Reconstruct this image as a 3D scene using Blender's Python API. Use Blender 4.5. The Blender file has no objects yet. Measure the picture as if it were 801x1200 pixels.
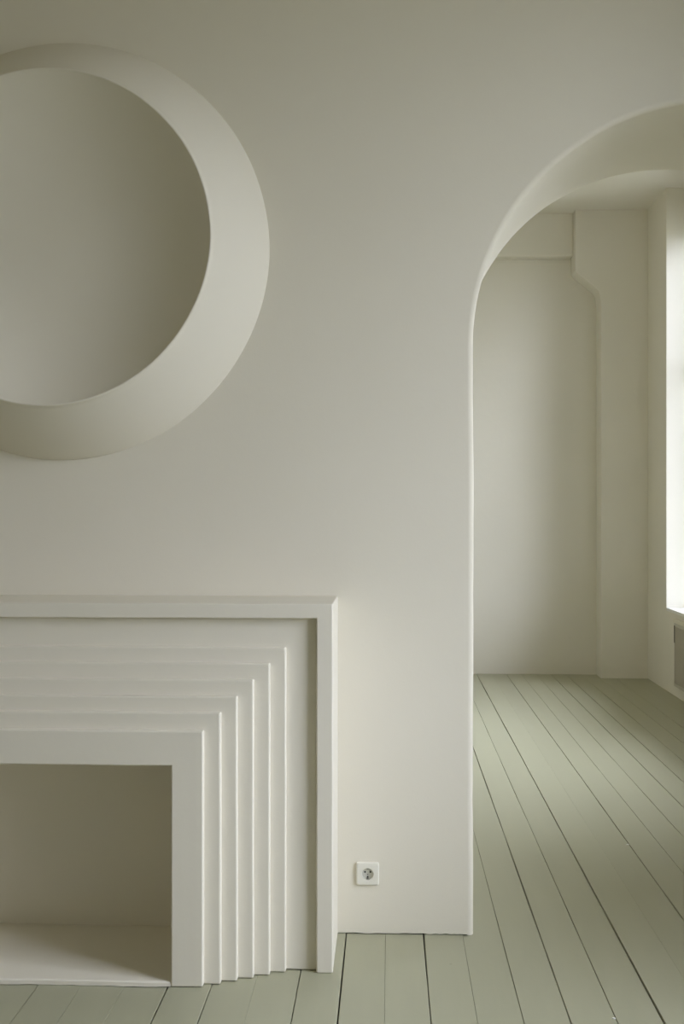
import bpy, bmesh, math, random
from mathutils import Vector, noise

random.seed(7)
scene = bpy.context.scene
COL = scene.collection

# ------------------------------------------------------------------ camera
PSI = math.radians(2.4446)
H = 1.5
cam_data = bpy.data.cameras.new('camera')
cam_data.sensor_width = 36.0
cam_data.sensor_fit = 'AUTO'
cam_data.lens = 36.0 * 1300.0 / 1200.0
cam = bpy.data.objects.new('camera', cam_data)
COL.objects.link(cam)
cam.location = (0, 0, H)
cam.rotation_euler = (math.pi / 2, 0, PSI)
cam_data.clip_start = 0.05
scene.camera = cam

# ------------------------------------------------------------------ exposure
vs = scene.view_settings
vs.view_transform = 'Standard'
vs.look = 'None'
vs.gamma = 1.0
vs.use_curve_mapping = False
vs.exposure = 4.28
scene.cycles.use_denoising = True
scene.cycles.max_bounces = 14
scene.cycles.diffuse_bounces = 10
scene.cycles.sample_clamp_indirect = 6.0

# ------------------------------------------------------------------ overcast sky
world = bpy.data.worlds.new('overcast_sky')
scene.world = world
world.use_nodes = True
wt = world.node_tree
wt.nodes.clear()
w_out = wt.nodes.new('ShaderNodeOutputWorld')
w_bg = wt.nodes.new('ShaderNodeBackground')
w_tc = wt.nodes.new('ShaderNodeTexCoord')
w_sep = wt.nodes.new('ShaderNodeSeparateXYZ')
w_ramp = wt.nodes.new('ShaderNodeValToRGB')
w_map = wt.nodes.new('ShaderNodeMapRange')
w_map.inputs['From Min'].default_value = -1.0
w_map.inputs['From Max'].default_value = 1.0
wt.links.new(w_tc.outputs['Generated'], w_sep.inputs[0])
wt.links.new(w_sep.outputs['Z'], w_map.inputs['Value'])
wt.links.new(w_map.outputs[0], w_ramp.inputs['Fac'])
wt.links.new(w_ramp.outputs['Color'], w_bg.inputs['Color'])
wt.links.new(w_bg.outputs[0], w_out.inputs[0])
cr = w_ramp.color_ramp
cr.elements[0].position = 0.0
cr.elements[0].color = (0.10, 0.105, 0.095, 1)     # dull ground and street below the horizon
cr.elements[1].position = 1.0
cr.elements[1].color = (0.88, 0.92, 1.08, 1)
e = cr.elements.new(0.47); e.color = (0.16, 0.165, 0.155, 1)
e = cr.elements.new(0.53); e.color = (0.55, 0.575, 0.67, 1)
e = cr.elements.new(0.72); e.color = (0.80, 0.835, 0.97, 1)
w_bg.inputs['Strength'].default_value = 1.0

# ------------------------------------------------------------------ plan (metres)
X_LEFT, X_RIGHT = -4.8, 2.325
Y_REAR, Y_WALL, Y_WALL_B, Y_FAR = -4.5, 3.945, 4.745, 10.33
Z_CEIL = 4.225
WALL_T = 0.48                       # depth of the window reveals
SILL_Z = 0.695
WINDOWS = [(8.28, 9.431, 3.90), (5.70, 7.88, 3.90), (1.15, 2.95, 3.66), (-1.60, -0.70, 3.60)]   # y from, y to, top of the glass; last one added behind the camera as fill

# portals that help the renderer find the sky through each window
for (y0, y1, GLASS_TOP) in WINDOWS:
    ld = bpy.data.lights.new('window_daylight', 'AREA')
    ld.shape = 'RECTANGLE'
    ld.size = GLASS_TOP - SILL_Z
    ld.size_y = y1 - y0
    ld.cycles.is_portal = True
    lo = bpy.data.objects.new('window_daylight', ld)
    lo.location = (X_RIGHT + WALL_T + 0.02, (y0 + y1) / 2, (SILL_Z + GLASS_TOP) / 2)
    lo.rotation_euler = (0, math.pi / 2, 0)
    COL.objects.link(lo)


# ------------------------------------------------------------------ materials
def new_mat(name):
    m = bpy.data.materials.new(name)
    m.use_nodes = True
    nt = m.node_tree
    return m, nt, nt.nodes['Principled BSDF']


def plaster(name, color, rough=0.75, bump=0.12, scale=18.0, mottled=0.03):
    """hand-trowelled painted plaster: slight tone drift, brush grain and soft undulation"""
    m, nt, b = new_mat(name)
    N = nt.nodes.new
    L = nt.links.new
    tc = N('ShaderNodeTexCoord')
    big = N('ShaderNodeTexNoise'); big.inputs['Scale'].default_value = 1.7; big.inputs['Detail'].default_value = 3
    fine = N('ShaderNodeTexNoise'); fine.inputs['Scale'].default_value = scale; fine.inputs['Detail'].default_value = 6
    grain = N('ShaderNodeTexNoise'); grain.inputs['Scale'].default_value = scale * 9; grain.inputs['Detail'].default_value = 3
    for t in (big, fine, grain):
        L(tc.outputs['Object'], t.inputs['Vector'])
    mix = N('ShaderNodeMix'); mix.data_type = 'RGBA'
    c = color
    mix.inputs['A'].default_value = (c[0] * (1 - mottled), c[1] * (1 - mottled), c[2] * (1 - mottled * 1.3), 1)
    mix.inputs['B'].default_value = (min(1, c[0] * (1 + mottled)), min(1, c[1] * (1 + mottled)), min(1, c[2] * (1 + mottled)), 1)
    L(big.outputs['Fac'], mix.inputs['Factor'])
    L(mix.outputs['Result'], b.inputs['Base Color'])
    b.inputs['Roughness'].default_value = rough
    b.inputs['Specular IOR Level'].default_value = 0.3
    add = N('ShaderNodeMath'); add.operation = 'MULTIPLY_ADD'
    add.inputs[1].default_value = 0.25
    L(grain.outputs['Fac'], add.inputs[0]); L(fine.outputs['Fac'], add.inputs[2])
    bp = N('ShaderNodeBump'); bp.inputs['Strength'].default_value = bump; bp.inputs['Distance'].default_value = 0.006
    L(add.outputs[0], bp.inputs['Height']); L(bp.outputs['Normal'], b.inputs['Normal'])
    return m


WHITE = (0.745, 0.705, 0.60)
M_WALL = plaster('warm_white_plaster', WHITE)
M_BACK = plaster('bounce_offset_plaster', (0.755, 0.728, 0.650))  # the warm white plaster, less yellow to offset warm bounced light
M_CEIL = plaster('ceiling_paint', (0.76, 0.73, 0.66), 0.85, 0.05)
M_RING = plaster('ring_plaster', WHITE, 0.7, 0.05, 10.0, 0.02)
M_FIRE = plaster('fireplace_paint', (0.745, 0.705, 0.605), 0.6, 0.10, 26.0, 0.025)
M_TRIM = plaster('window_paint', (0.82, 0.82, 0.80), 0.45, 0.02, 20.0, 0.01)


def floor_paint():
    m, nt, b = new_mat('sage_floor_paint')
    N = nt.nodes.new
    L = nt.links.new
    tc = N('ShaderNodeTexCoord')
    info = N('ShaderNodeObjectInfo')
    mp = N('ShaderNodeMapping'); mp.inputs['Scale'].default_value = (9, 1.1, 9)
    L(tc.outputs['Object'], mp.inputs['Vector'])
    gr = N('ShaderNodeTexNoise'); gr.inputs['Scale'].default_value = 2.2; gr.inputs['Detail'].default_value = 6
    L(mp.outputs[0], gr.inputs['Vector'])
    r1 = N('ShaderNodeMix'); r1.data_type = 'RGBA'
    r1.inputs['A'].default_value = (0.368, 0.366, 0.254, 1)
    r1.inputs['B'].default_value = (0.426, 0.421, 0.300, 1)
    L(gr.outputs['Fac'], r1.inputs['Factor'])
    # a slight tone of its own for every board
    r2 = N('ShaderNodeMix'); r2.data_type = 'RGBA'; r2.blend_type = 'MULTIPLY'
    r2.inputs['Factor'].default_value = 1.0
    mr = N('ShaderNodeMapRange'); mr.inputs['To Min'].default_value = 0.98; mr.inputs['To Max'].default_value = 1.02
    L(info.outputs['Random'], mr.inputs['Value'])
    L(r1.outputs['Result'], r2.inputs['A']); L(mr.outputs[0], r2.inputs['B'])
    # sparse small scuffs worn through the paint
    vo = N('ShaderNodeTexVoronoi'); vo.inputs['Scale'].default_value = 4.2
    L(tc.outputs['Object'], vo.inputs['Vector'])
    sp = N('ShaderNodeMapRange'); sp.inputs['From Min'].default_value = 0.012; sp.inputs['From Max'].default_value = 0.028
    sp.inputs['To Min'].default_value = 0.45; sp.inputs['To Max'].default_value = 0.0
    L(vo.outputs['Distance'], sp.inputs['Value'])
    r3 = N('ShaderNodeMix'); r3.data_type = 'RGBA'
    r3.inputs['B'].default_value = (0.20, 0.19, 0.14, 1)
    L(sp.outputs[0], r3.inputs['Factor']); L(r2.outputs['Result'], r3.inputs['A'])
    L(r3.outputs['Result'], b.inputs['Base Color'])
    fn = N('ShaderNodeTexNoise'); fn.inputs['Scale'].default_value = 60; fn.inputs['Detail'].default_value = 4
    L(tc.outputs['Object'], fn.inputs['Vector'])
    rr = N('ShaderNodeMapRange'); rr.inputs['To Min'].default_value = 0.34; rr.inputs['To Max'].default_value = 0.52
    L(gr.outputs['Fac'], rr.inputs['Value']); L(rr.outputs[0], b.inputs['Roughness'])
    b.inputs['Specular IOR Level'].default_value = 0.45
    ad = N('ShaderNodeMath'); ad.operation = 'MULTIPLY_ADD'; ad.inputs[1].default_value = 0.3
    L(fn.outputs['Fac'], ad.inputs[0]); L(gr.outputs['Fac'], ad.inputs[2])
    bp = N('ShaderNodeBump'); bp.inputs['Strength'].default_value = 0.12; bp.inputs['Distance'].default_value = 0.004
    L(ad.outputs[0], bp.inputs['Height']); L(bp.outputs['Normal'], b.inputs['Normal'])
    return m


M_FLOOR = floor_paint()


def plain(name, color, rough=0.5, spec=0.5, metal=0.0):
    m, nt, b = new_mat(name)
    n = nt.nodes.new('ShaderNodeTexNoise'); n.inputs['Scale'].default_value = 40
    mix = nt.nodes.new('ShaderNodeMix'); mix.data_type = 'RGBA'
    mix.inputs['A'].default_value = tuple(c * 0.96 for c in color) + (1,)
    mix.inputs['B'].default_value = tuple(min(1, c * 1.04) for c in color) + (1,)
    nt.links.new(n.outputs['Fac'], mix.inputs['Factor'])
    nt.links.new(mix.outputs['Result'], b.inputs['Base Color'])
    b.inputs['Roughness'].default_value = rough
    b.inputs['Specular IOR Level'].default_value = spec
    b.inputs['Metallic'].default_value = metal
    return m


M_SUB = plain('dark_void_boards', (0.012, 0.010, 0.007), 0.9, 0.1)
M_PLASTIC = plain('white_plastic', (0.76, 0.74, 0.65), 0.3, 0.4)
M_PLASTIC_G = plain('insert_plastic', (0.60, 0.585, 0.51), 0.35, 0.5)
M_HOLE = plain('dark_hole', (0.01, 0.01, 0.01), 0.8, 0.1)
M_METAL = plain('contact_metal', (0.30, 0.29, 0.27), 0.4, 0.5, 0.9)
M_GRILLE = plain('grey_grille_paint', (0.56, 0.53, 0.46), 0.55, 0.3)

m_glass = bpy.data.materials.new('window_glass')
m_glass.use_nodes = True
_nt = m_glass.node_tree
_nt.nodes.clear()
_o = _nt.nodes.new('ShaderNodeOutputMaterial')
_t = _nt.nodes.new('ShaderNodeBsdfTransparent'); _t.inputs[0].default_value = (0.93, 0.95, 0.95, 1)
_g = _nt.nodes.new('ShaderNodeBsdfGlossy'); _g.inputs['Roughness'].default_value = 0.02
_f = _nt.nodes.new('ShaderNodeFresnel'); _f.inputs['IOR'].default_value = 1.25
_m = _nt.nodes.new('ShaderNodeMixShader')
_nt.links.new(_f.outputs[0], _m.inputs[0]); _nt.links.new(_t.outputs[0], _m.inputs[1])
_nt.links.new(_g.outputs[0], _m.inputs[2]); _nt.links.new(_m.outputs[0], _o.inputs[0])
M_GLASS = m_glass


# ------------------------------------------------------------------ helpers
def link_mesh(name, verts, faces, mat, parent=None, smooth=False, bevel=0.0, seg=2):
    me = bpy.data.meshes.new(name)
    me.from_pydata([tuple(v) for v in verts], [], faces)
    bm = bmesh.new(); bm.from_mesh(me)
    bmesh.ops.recalc_face_normals(bm, faces=bm.faces)
    bm.to_mesh(me); bm.free()
    me.materials.append(mat)
    if smooth is True:
        me.polygons.foreach_set('use_smooth', [True] * len(me.polygons))
    o = bpy.data.objects.new(name, me)
    COL.objects.link(o)
    if parent is not None:
        o.parent = parent
    if bevel:
        md = o.modifiers.new('bevel', 'BEVEL')
        md.width = bevel; md.segments = seg; md.limit_method = 'ANGLE'; md.angle_limit = math.radians(50)
        md.harden_normals = False
    return o


class Shape:
    def __init__(self):
        self.v, self.f = [], []

    def add(self, verts, faces):
        k = len(self.v)
        self.v += [tuple(p) for p in verts]
        self.f += [tuple(i + k for i in q) for q in faces]

    def box(self, x0, x1, y0, y1, z0, z1):
        self.add([(x0, y0, z0), (x1, y0, z0), (x1, y1, z0), (x0, y1, z0),
                  (x0, y0, z1), (x1, y0, z1), (x1, y1, z1), (x0, y1, z1)],
                 [(0, 3, 2, 1), (4, 5, 6, 7), (0, 1, 5, 4), (1, 2, 6, 5), (2, 3, 7, 6), (3, 0, 4, 7)])

    def prism(self, pts, y0, y1):
        """polygon in XZ pushed along Y"""
        n = len(pts)
        self.add([(x, y0, z) for x, z in pts] + [(x, y1, z) for x, z in pts],
                 [tuple(range(n)), tuple(range(2 * n - 1, n - 1, -1))] +
                 [(i, (i + 1) % n, n + (i + 1) % n, n + i) for i in range(n)])

    def link(self, name, mat, parent=None, **kw):
        return link_mesh(name, self.v, self.f, mat, parent, **kw)


def structure(o):
    o['kind'] = 'structure'
    return o


def empty(name, loc):
    o = bpy.data.objects.new(name, None)
    o.location = loc
    o.empty_display_size = 0.1
    COL.objects.link(o)
    return o


def thing(o, label, cat, group=None):
    o['label'] = label
    o['category'] = cat
    if group:
        o['group'] = group
    return o


def jit(a, b, s):
    return s * noise.noise(Vector((a, b, 3.7)))


# ------------------------------------------------------------------ floor: a dark void with painted boards over it
sb = Shape(); sb.box(X_LEFT, X_RIGHT + WALL_T, Y_REAR, Y_FAR + 0.2, -0.16, -0.030)
floor = structure(sb.link('floor', M_SUB))

PITCH, SEAM0 = 0.137, -0.015
GAP = {-8: 1.6, -7: 1.2, -6: .8, -5: 4.2, -4: 3.0, -3: .8, -2: 3.6, -1: 5.0, 0: .9, 1: 5.4, 2: 1.5, 3: 1.7, 4: 5.2,
       5: 2.8, 6: 4.0, 7: .7, 8: 3.4, 9: .7, 10: 2.4, 11: 2.2, 12: 2.4, 13: 4.2, 14: 1.2, 15: 4.2, 16: 1.5}


def board(n):
    """one board between seam n and seam n+1, its edges slightly uneven along the length"""
    x0 = SEAM0 + PITCH * n
    x1 = x0 + PITCH
    x1 = min(x1, X_RIGHT + 0.02)
    g0 = GAP.get(n, random.uniform(1, 4)) / 2250.0
    g1 = GAP.get(n + 1, random.Random(n + 1).uniform(1, 4)) / 2250.0
    top = 0.0009 * math.sin(n * 2.3)
    ys = [Y_REAR + (Y_FAR + 0.05 - Y_REAR) * i / 80 for i in range(81)]
    v, f = [], []
    c0 = 0.0005 if g0 < 0.0009 else 0.0015
    c1 = 0.0005 if g1 < 0.0009 else 0.0015
    for y in ys:
        w0 = g0 * (1 + 0.75 * noise.noise(Vector((n * 3.1, y * 1.3, 0))) + 0.5 * noise.noise(Vector((n * 3.1, y * 6, 5))))
        w1 = g1 * (1 + 0.75 * noise.noise(Vector(((n + 1) * 3.1, y * 1.3, 0))) + 0.5 * noise.noise(Vector(((n + 1) * 3.1, y * 6, 5))))
        b = 0.0028 * noise.noise(Vector((n * 3.1, y * 0.35, 9)))
        c = 0.0028 * noise.noise(Vector(((n + 1) * 3.1, y * 0.35, 9)))
        a0, a1 = x0 + b + max(w0, 0.00004), x1 + c - max(w1, 0.00004)
        v += [(a0, y, -0.028), (a0, y, top - c0), (a0 + c0, y, top), (a1 - c1, y, top), (a1, y, top - c1), (a1, y, -0.028)]
    for i in range(80):
        p, q = i * 6, i * 6 + 6
        for k in range(5):
            f.append((p + k, p + k + 1, q + k + 1, q + k))
    f.append((0, 1, 2, 3, 4, 5)); f.append(tuple(80 * 6 + k for k in range(6)))
    return link_mesh('board', v, f, M_FLOOR, floor)


for n in range(-36, 18):
    if SEAM0 + PITCH * n < X_RIGHT:
        board(n)

# ------------------------------------------------------------------ wall with the arched opening
AX, AZ, AR, NOSE = 1.15, 2.09, 0.853, 0.020


def arch_wall():
    prof = []                                   # (x, z, nx, nz): boundary of the opening and the outward direction
    nj, na = 26, 72
    for i in range(nj):
        prof.append((AX - AR, AZ * i / nj, -1, 0))
    for i in range(na + 1):
        a = math.pi - math.pi * i / na
        prof.append((AX + AR * math.cos(a), AZ + AR * math.sin(a), math.cos(a), math.sin(a)))
    for i in range(nj - 1, -1, -1):
        prof.append((AX + AR, AZ * i / nj, 1, 0))
    rows = []                                   # (offset from the opening, y)
    for k in range(7):
        t = math.pi / 2 * k / 6
        rows.append((NOSE * (1 - math.sin(t)), Y_WALL + NOSE * (1 - math.cos(t))))
    for k in range(1, 8):
        rows.append((0, Y_WALL + NOSE + (Y_WALL_B - Y_WALL - 2 * NOSE) * k / 8))
    for k in range(7):
        t = math.pi / 2 * (6 - k) / 6
        rows.append((NOSE * (1 - math.sin(t)), Y_WALL_B - NOSE * (1 - math.cos(t))))
    s = Shape()
    V = []
    for r, (off, y) in enumerate(rows):
        for (x, z, nx, nz) in prof:
            wob = off + jit(x * 2.5 + y, z * 2.5, 0.0035) + jit(x * 9 + y * 3, z * 9, 0.0012)
            V.append((x + nx * wob, y, z + nz * wob))
    P = len(prof)
    F = []
    for r in range(len(rows) - 1):
        for i in range(P - 1):
            F.append((r * P + i, r * P + i + 1, (r + 1) * P + i + 1, (r + 1) * P + i))
    nsm = len(F)

    def face(row, y, flip):
        base = row * P
        def add(p):
            V.append(p); return len(V) - 1
        for side in (0, 1):
            xs = X_LEFT if side == 0 else X_RIGHT
            idx = list(range(0, nj + 1)) if side == 0 else list(range(P - 1, P - nj - 2, -1))
            outer = [add((xs, y, V[base + i][2])) for i in idx]
            for a in range(1, nj):
                F.append((base + idx[a], base + idx[a + 1], outer[a + 1], outer[a]))
            # the lowest strip is cut into columns so that the painted foot of the wall is ragged over the boards
            zt = V[outer[1]][2]
            xj0, xj1 = V[base + idx[0]][0], V[base + idx[1]][0]
            K = 150
            bots, tops_ = [], []
            for k in range(K + 1):
                t = (k / K) ** 2
                rag = 0.0035 + jit(k * 0.37 + row, 2.0, 0.004) if k else 0.0
                bots.append(base + idx[0] if k == 0 else add((xj0 + (xs - xj0) * t, y, max(0.0003, rag))))
                tops_.append(base + idx[1] if k == 0 else add((xj1 + (xs - xj1) * t, y, zt)))
            for k in range(K):
                F.append((bots[k], tops_[k], tops_[k + 1], bots[k + 1]))
            ctop = add((xs, y, Z_CEIL))
            jtop = add((V[base + idx[-1]][0], y, Z_CEIL))
            F.append((outer[-1], base + idx[-1], jtop, ctop))
        arc = list(range(nj, nj + na + 1))
        tops = [add((V[base + i][0], y, Z_CEIL)) for i in arc]
        for a in range(na):
            F.append((base + arc[a], base + arc[a + 1], tops[a + 1], tops[a]))
    face(0, Y_WALL, False)
    face(len(rows) - 1, Y_WALL_B, True)
    o = link_mesh('wall_front', V, F, M_WALL)
    me = o.data
    for i, p in enumerate(me.polygons):
        p.use_smooth = i < nsm
    return structure(o)


arch_wall()


def slab(name, x0, x1, y0, y1, z0, z1, mat=M_WALL):
    s = Shape(); s.box(x0, x1, y0, y1, z0, z1)
    return structure(s.link(name, mat))


slab('ceiling', X_LEFT - 0.2, X_RIGHT + WALL_T, Y_REAR - 0.2, Y_FAR + 0.2, Z_CEIL, Z_CEIL + 0.2, M_CEIL)
slab('wall_left', X_LEFT - 0.2, X_LEFT, Y_REAR - 0.2, Y_FAR + 0.2, -0.16, Z_CEIL)
slab('wall_rear', X_LEFT, X_RIGHT + WALL_T, Y_REAR - 0.2, Y_REAR, -0.16, Z_CEIL)
slab('wall_far', X_LEFT, X_RIGHT + WALL_T, Y_FAR, Y_FAR + 0.2, -0.16, Z_CEIL, M_BACK)

# window wall, pierced by four tall openings (one unseen, added for fill light) that run up to the ceiling inside
s = Shape()
order = sorted(WINDOWS)
edges = [Y_REAR] + [v for w in order for v in w[:2]] + [Y_FAR]
for i in range(0, len(edges), 2):
    s.box(X_RIGHT, X_RIGHT + WALL_T, edges[i], edges[i + 1], -0.16, Z_CEIL)
for (y0, y1, GLASS_TOP) in order:
    s.box(X_RIGHT, X_RIGHT + WALL_T, y0, y1, -0.16, SILL_Z - 0.025)
    s.box(X_RIGHT + 0.24, X_RIGHT + WALL_T, y0, y1, GLASS_TOP, Z_CEIL)
structure(s.link('wall_right', M_BACK))

for k, (y0, y1, GLASS_TOP) in enumerate(WINDOWS):
    w = structure(empty('window_%d' % (k + 1), (X_RIGHT + 0.38, (y0 + y1) / 2, SILL_Z)))
    hw, hh = (y1 - y0) / 2, GLASS_TOP - SILL_Z
    a = Shape()
    a.box(-0.035, 0.035, -hw, -hw + 0.09, 0, hh); a.box(-0.035, 0.035, hw - 0.09, hw, 0, hh)
    a.box(-0.035, 0.035, -hw + 0.09, hw - 0.09, 0, 0.06); a.box(-0.035, 0.035, -hw + 0.09, hw - 0.09, hh - 0.06, hh)
    a.link('window_frame', M_TRIM, w, bevel=0.004)
    for (by0, by1, bz0, bz1) in ((-0.03, 0.03, 0.06, hh - 0.06), (-hw + 0.09, -0.03, 2.05, 2.10), (0.03, hw - 0.09, 2.05, 2.10)):
        b = Shape(); b.box(-0.025, 0.025, by0, by1, bz0, bz1); b.link('glazing_bar', M_TRIM, w, bevel=0.003)
    for (py0, py1) in ((-hw + 0.09, -0.03), (0.03, hw - 0.09)):
        for (pz0, pz1) in ((0.06, 2.05), (2.10, hh - 0.06)):
            b = Shape(); b.add([(0, py0, pz0), (0, py1, pz0), (0, py1, pz1), (0, py0, pz1)], [(0, 1, 2, 3)])
            b.link('pane', M_GLASS, w)
    b = Shape(); b.box(-0.38, -0.035, -hw, hw, -0.025, 0)
    b.link('sill', M_TRIM, w, bevel=0.004)

# ------------------------------------------------------------------ far wall: pier with a bracketed shoulder, beam over the recess
def arc_pts(cx, cz, r, a0, a1, n):
    return [(cx + r * math.cos(a0 + (a1 - a0) * i / n), cz + r * math.sin(a0 + (a1 - a0) * i / n)) for i in range(n + 1)]


PY = 10.10
XR = X_RIGHT + 0.1
s = Shape()
bx, bz0, bz1, px = 1.675, 3.673, 3.479, 1.905
outline = [(XR, -0.1), (XR, Z_CEIL + 0.1), (bx, Z_CEIL + 0.1), (bx, bz0 + 0.012), (bx + 0.012, bz0 - 0.008),
           (px - 0.040, bz1 + 0.036), (px - 0.022, bz1 + 0.010), (px - 0.009, bz1 - 0.03), (px - 0.002, bz1 - 0.075), (px, bz1 - 0.12), (px, -0.1)]
s.prism(outline, PY, Y_FAR)
structure(s.link('trim_1', M_BACK, bevel=0.008, seg=2))
s = Shape(); s.box(X_LEFT, bx, PY + 0.10, Y_FAR, 3.835, Z_CEIL + 0.1)
structure(s.link('trim_2', M_BACK, bevel=0.012, seg=3))

# ------------------------------------------------------------------ fireplace
FX = -1.17
fire = thing(empty('fireplace', (FX, Y_WALL, 0)), 'white stepped fireplace surround with square empty firebox against the wall', 'fireplace')


def u_band(name, ho, zo, hi, zi, yf, yb, mat=M_FIRE, bevel=0.0042):
    """upside-down U (two legs and a head) with softly uneven paint edges; local to the fireplace"""
    s = Shape()
    n = 14
    outer, inner = [], []
    for i in range(n + 1):
        outer.append((-ho, zo * i / n))
    for i in range(1, n + 1):
        outer.append((-ho + 2 * ho * i / n, zo))
    for i in range(1, n + 1):
        outer.append((ho, zo - zo * i / n))
    for i in range(n + 1):
        inner.append((-hi, zi * i / n))
    for i in range(1, n + 1):
        inner.append((-hi + 2 * hi * i / n, zi))
    for i in range(1, n + 1):
        inner.append((hi, zi - zi * i / n))
    P = len(outer)
    w = 0.0010

    def wob(p, y):
        x, z = p
        return (x + jit(z * 5 + yf * 40, x, w), z + (jit(x * 5, yf * 40, w) if z > 0.01 else 0.001 + abs(jit(x * 30, yf * 60, 0.003))))
    v = [(wob(p, 0)[0], yf - Y_WALL, wob(p, 0)[1]) for p in outer] + [(wob(p, 0)[0], yf - Y_WALL, wob(p, 0)[1]) for p in inner]
    v += [(wob(p, 0)[0], yb - Y_WALL, wob(p, 0)[1]) for p in outer] + [(wob(p, 0)[0], yb - Y_WALL, wob(p, 0)[1]) for p in inner]
    f = []
    for i in range(P - 1):
        f.append((i, i + 1, P + i + 1, P + i))                              # front
        f.append((2 * P + i, 3 * P + i, 3 * P + i + 1, 2 * P + i + 1))      # back
        f.append((i, 2 * P + i, 2 * P + i + 1, i + 1))                      # outside
        f.append((P + i, P + i + 1, 3 * P + i + 1, 3 * P + i))              # inside
    f.append((0, P, 3 * P, 2 * P)); f.append((P - 1, 3 * P - 1, 4 * P - 1, 2 * P - 1))
    return link_mesh(name, v, f, mat, fire, bevel=bevel)


Y_BACK = Y_WALL - 0.001
u_band('outer_frame', 0.987, 1.201, 0.933, 1.153, 3.598, Y_BACK, bevel=0.004)
u_band('back_panel', 0.9325, 1.1525, 0.82, 1.046, 3.622, Y_BACK)
bands = [(0.833, 1.058, 3.6005), (0.783, 1.010, 3.5745), (0.733, 0.960, 3.549), (0.684, 0.910, 3.5235), (0.635, 0.862, 3.498)]
nxt = [(0.783, 1.010), (0.733, 0.960), (0.684, 0.910), (0.635, 0.862), (0.583, 0.809)]
for (ho, zo, yf), (hi, zi) in zip(bands, nxt):
    u_band('step_molding', ho, zo, hi - 0.012, zi - 0.012, yf, Y_BACK)
u_band('inner_frame', 0.583, 0.809, 0.482, 0.699, 3.472, 3.56)

# firebox: lining (back, sides, top) and the hearth slab
s = Shape()
y0, y1 = 3.56 - Y_WALL, -0.004
hwb = 0.482
s.add([(-hwb, y0, 0.0), (-hwb, y1, 0.0), (hwb, y1, 0.0), (hwb, y0, 0.0),
       (-hwb, y0, 0.699), (-hwb, y1, 0.699), (hwb, y1, 0.699), (hwb, y0, 0.699)],
      [(0, 1, 5, 4), (1, 2, 6, 5), (2, 3, 7, 6), (4, 5, 6, 7)])
s.link('firebox_lining', M_FIRE, fire)
s = Shape()
n = 40
v, f = [], []
for i in range(n + 1):
    x = -0.4815 + 0.963 * i / n
    yj = 3.4725 - Y_WALL + jit(x * 9, 1.0, 0.003)
    v += [(x, yj, 0.0012 + abs(jit(x * 40, 2, 0.003))), (x, yj + 0.001, 0.014 + jit(x * 7, 4, 0.0015)), (x, yj + 0.005, 0.018), (x, -0.005, 0.018)]
for i in range(n):
    for k in range(3):
        f.append((i * 4 + k, i * 4 + k + 1, i * 4 + 5 + k, i * 4 + 4 + k))
link_mesh('hearth', v, f, M_FIRE, fire)

# ------------------------------------------------------------------ round plaster relief above the fireplace
ring = thing(empty('wall_ring', (-1.1706, Y_WALL, 2.4372)), 'large round white plaster ring with hollow dish centre above the fireplace', 'wall ornament')


def revolve(name, prof, mat, parent, n=160, close_center=False):
    v, f = [], []
    for (r, y) in prof:
        for i in range(n):
            a = 2 * math.pi * i / n
            rr = r + (jit(math.cos(a) * 1.6 + 4, math.sin(a) * 1.6, 0.006) if r > 0.2 else 0)
            v.append((rr * math.cos(a), y, rr * math.sin(a)))
    for k in range(len(prof) - 1):
        for i in range(n):
            f.append((k * n + i, k * n + (i + 1) % n, (k + 1) * n + (i + 1) % n, (k + 1) * n + i))
    if close_center:
        f.append(tuple((len(prof) - 1) * n + i for i in range(n)))
    return link_mesh(name, v, f, mat, parent, smooth=True)


RO, RI, PR = 0.746, 0.569, 0.222
prof = [(RO, 0.0), (RO, -0.004), (RO - 0.001, -0.008)]
for i in range(1, 25):
    t = i / 25
    bulge = 0.010 * math.sin(math.pi * t)
    r = RO - (RO - RI) * t + bulge * 0.78
    y = -0.008 - (PR - 0.010) * t - bulge * 0.63
    prof.append((r, y))
prof += [(RI + 0.006, -PR + 0.004), (RI + 0.002, -PR), (RI - 0.002, -PR + 0.001), (RI - 0.0045, -PR + 0.005)]
revolve('bevelled_rim', prof, M_RING, ring)
dish = [(RI - 0.0045, -PR + 0.005)]
DEPTH = 0.150
for i in range(1, 40):
    t = i / 40
    r = (RI - 0.0045) * (1 - t)
    u = r / (RI - 0.0045)
    dish.append((r, -PR + 0.005 + DEPTH * (1 - u ** 3.2)))
dish.append((0.002, -PR + 0.005 + DEPTH))
revolve('dish', dish, M_RING, ring, close_center=True)

# ------------------------------------------------------------------ power socket
sock = thing(empty('power_socket', (-0.077, Y_WALL, 0.2155)), 'square white wall power socket low between fireplace and arch', 'socket')
N = 64


def sq(a, h, rc):
    """rounded square by angle"""
    c, s_ = math.cos(a), math.sin(a)
    p = 14.0
    k = (abs(c) ** p + abs(s_) ** p) ** (-1 / p)
    return h * k * c, h * k * s_


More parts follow.
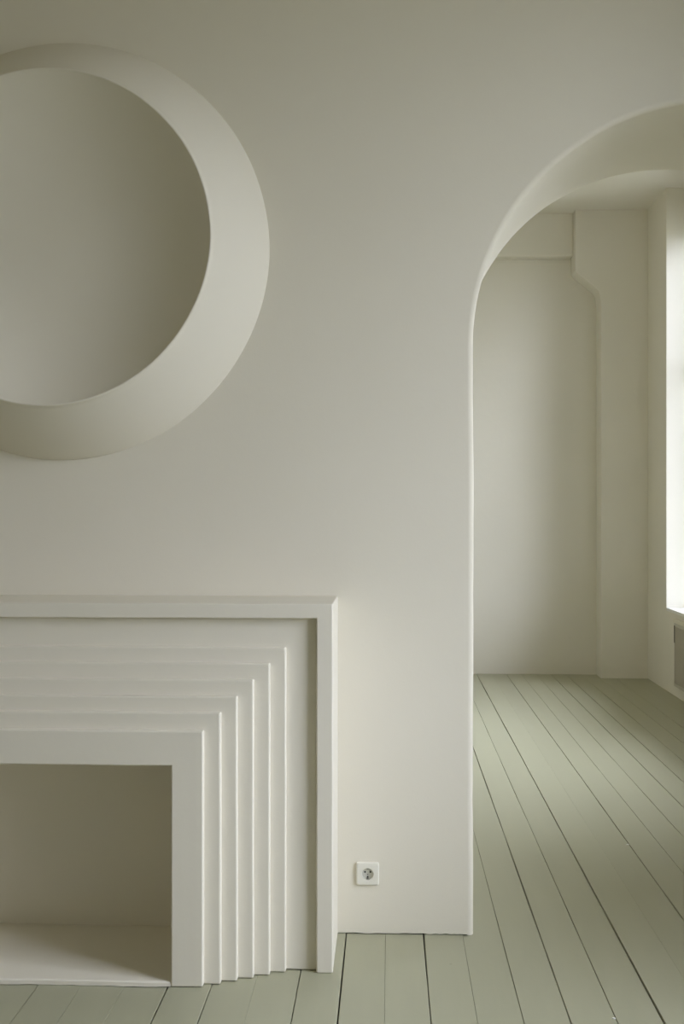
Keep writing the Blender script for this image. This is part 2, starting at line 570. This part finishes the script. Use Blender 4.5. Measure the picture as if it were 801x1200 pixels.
v, f = [], []
rings_ = [('s', 0.0405, 0.0), ('s', 0.0405, -0.006), ('s', 0.0385, -0.0095), ('s', 0.036, -0.0105), ('s', 0.029, -0.0105), ('c', 0.0212, -0.0105), ('c', 0.0205, -0.0098)]
for kind, h, y in rings_:
    for i in range(N):
        a = 2 * math.pi * i / N
        x, z = sq(a, h, 0) if kind == 's' else (h * math.cos(a), h * math.sin(a))
        v.append((x, y, z))
for k in range(len(rings_) - 1):
    for i in range(N):
        f.append((k * N + i, k * N + (i + 1) % N, (k + 1) * N + (i + 1) % N, (k + 1) * N + i))
link_mesh('faceplate', v, f, M_PLASTIC, sock)
v, f = [], []
for (r, y) in ((0.0205, -0.0098), (0.0200, -0.0015), (0.0195, -0.0008)):
    for i in range(N):
        a = 2 * math.pi * i / N
        v.append((r * math.cos(a), y, r * math.sin(a)))
for k in range(2):
    for i in range(N):
        f.append((k * N + i, k * N + (i + 1) % N, (k + 1) * N + (i + 1) % N, (k + 1) * N + i))
f.append(tuple(2 * N + i for i in range(N)))
link_mesh('socket_insert', v, f, M_PLASTIC_G, sock)


def disc(name, x, z, r, y0, y1, mat, n=16):
    s = Shape()
    vv = [(x + r * math.cos(2 * math.pi * i / n), y0, z + r * math.sin(2 * math.pi * i / n)) for i in range(n)]
    vv += [(p[0], y1, p[2]) for p in vv]
    s.add(vv, [tuple(range(n)), tuple(range(2 * n - 1, n - 1, -1))] + [(i, (i + 1) % n, n + (i + 1) % n, n + i) for i in range(n)])
    return s.link(name, mat, sock)


disc('pin_hole', -0.0095, 0.005, 0.0030, -0.0018, -0.0004, M_HOLE)
disc('pin_hole', 0.0095, 0.005, 0.0030, -0.0018, -0.0004, M_HOLE)
disc('screw', 0.0, -0.0035, 0.0024, -0.0026, -0.0004, M_METAL)
for zz in (0.0172, -0.0165):
    s = Shape(); s.box(-0.0035, 0.0035, -0.0075, -0.0005, zz - 0.0025, zz + 0.0025)
    s.link('earth_clip', M_METAL, sock, bevel=0.001)
disc('contact_hole', 0.0, -0.0125, 0.0030, -0.0018, -0.0004, M_HOLE)

# ------------------------------------------------------------------ heater grille under the far window
GY0, GY1, GZ0, GZ1 = 7.75, 9.13, 0.085, 0.60
gr = thing(empty('heater_grille', (X_RIGHT, (GY0 + GY1) / 2, GZ0)), 'grey slatted heater grille low on the wall beneath the tall window', 'grille')
hl, hz = (GY1 - GY0) / 2, GZ1 - GZ0
s = Shape()
s.box(-0.014, -0.0005, -hl, -hl + 0.03, 0, hz); s.box(-0.014, -0.0005, hl - 0.03, hl, 0, hz)
s.box(-0.014, -0.0005, -hl + 0.03, hl - 0.03, 0, 0.03); s.box(-0.014, -0.0005, -hl + 0.03, hl - 0.03, hz - 0.03, hz)
s.link('grille_frame', M_GRILLE, gr, bevel=0.002)
s = Shape(); s.box(-0.022, -0.0005, -hl - 0.01, hl + 0.01, hz + 0.0005, hz + 0.035); s.link('top_ledge', M_WALL, gr, bevel=0.004)
s = Shape(); s.box(-0.018, -0.0145, hl - 0.028, hl - 0.016, hz - 0.16, hz - 0.02); s.link('hinge', M_HOLE, gr)
s = Shape(); s.box(-0.003, -0.0005, -hl + 0.03, hl - 0.03, 0.03, hz - 0.03); s.link('backing', M_GRILLE, gr)
s = Shape(); s.box(-0.010, -0.003, -0.006, 0.006, 0.03, hz - 0.03)
first = s.link('slat', M_GRILLE, gr)
ns = 50
for i in range(ns):
    o = first if i == 0 else first.copy()
    if i:
        COL.objects.link(o); o.parent = gr
    o.location = (0, -hl + 0.045 + (2 * hl - 0.09) * i / (ns - 1), 0)

# ------------------------------------------------------------------ loose paint chips on the boards
for (x, y, r_, lab) in ((1.072, 5.050, 0.0075, 'tiny white paint chip on the floorboards just beyond the arch, the farther of the two'),
                        (0.6635, 3.314, 0.0060, 'tiny white paint chip beside a floorboard seam, the nearer of the two chips')):
    v = [(r_ * math.cos(k) * (1 + 0.3 * math.sin(k * 3 + x * 9)), r_ * 0.8 * math.sin(k), 0.0006) for k in [i * math.pi / 4 for i in range(8)]]
    v += [(p[0] * 0.8, p[1] * 0.8, 0.0022) for p in v]
    f = [tuple(range(8)), tuple(range(15, 7, -1))] + [(i, (i + 1) % 8, 8 + (i + 1) % 8, 8 + i) for i in range(8)]
    o = link_mesh('paint_chip', v, f, M_TRIM)
    o.location = (x, y, 0.0006)
    thing(o, lab, 'paint chip')
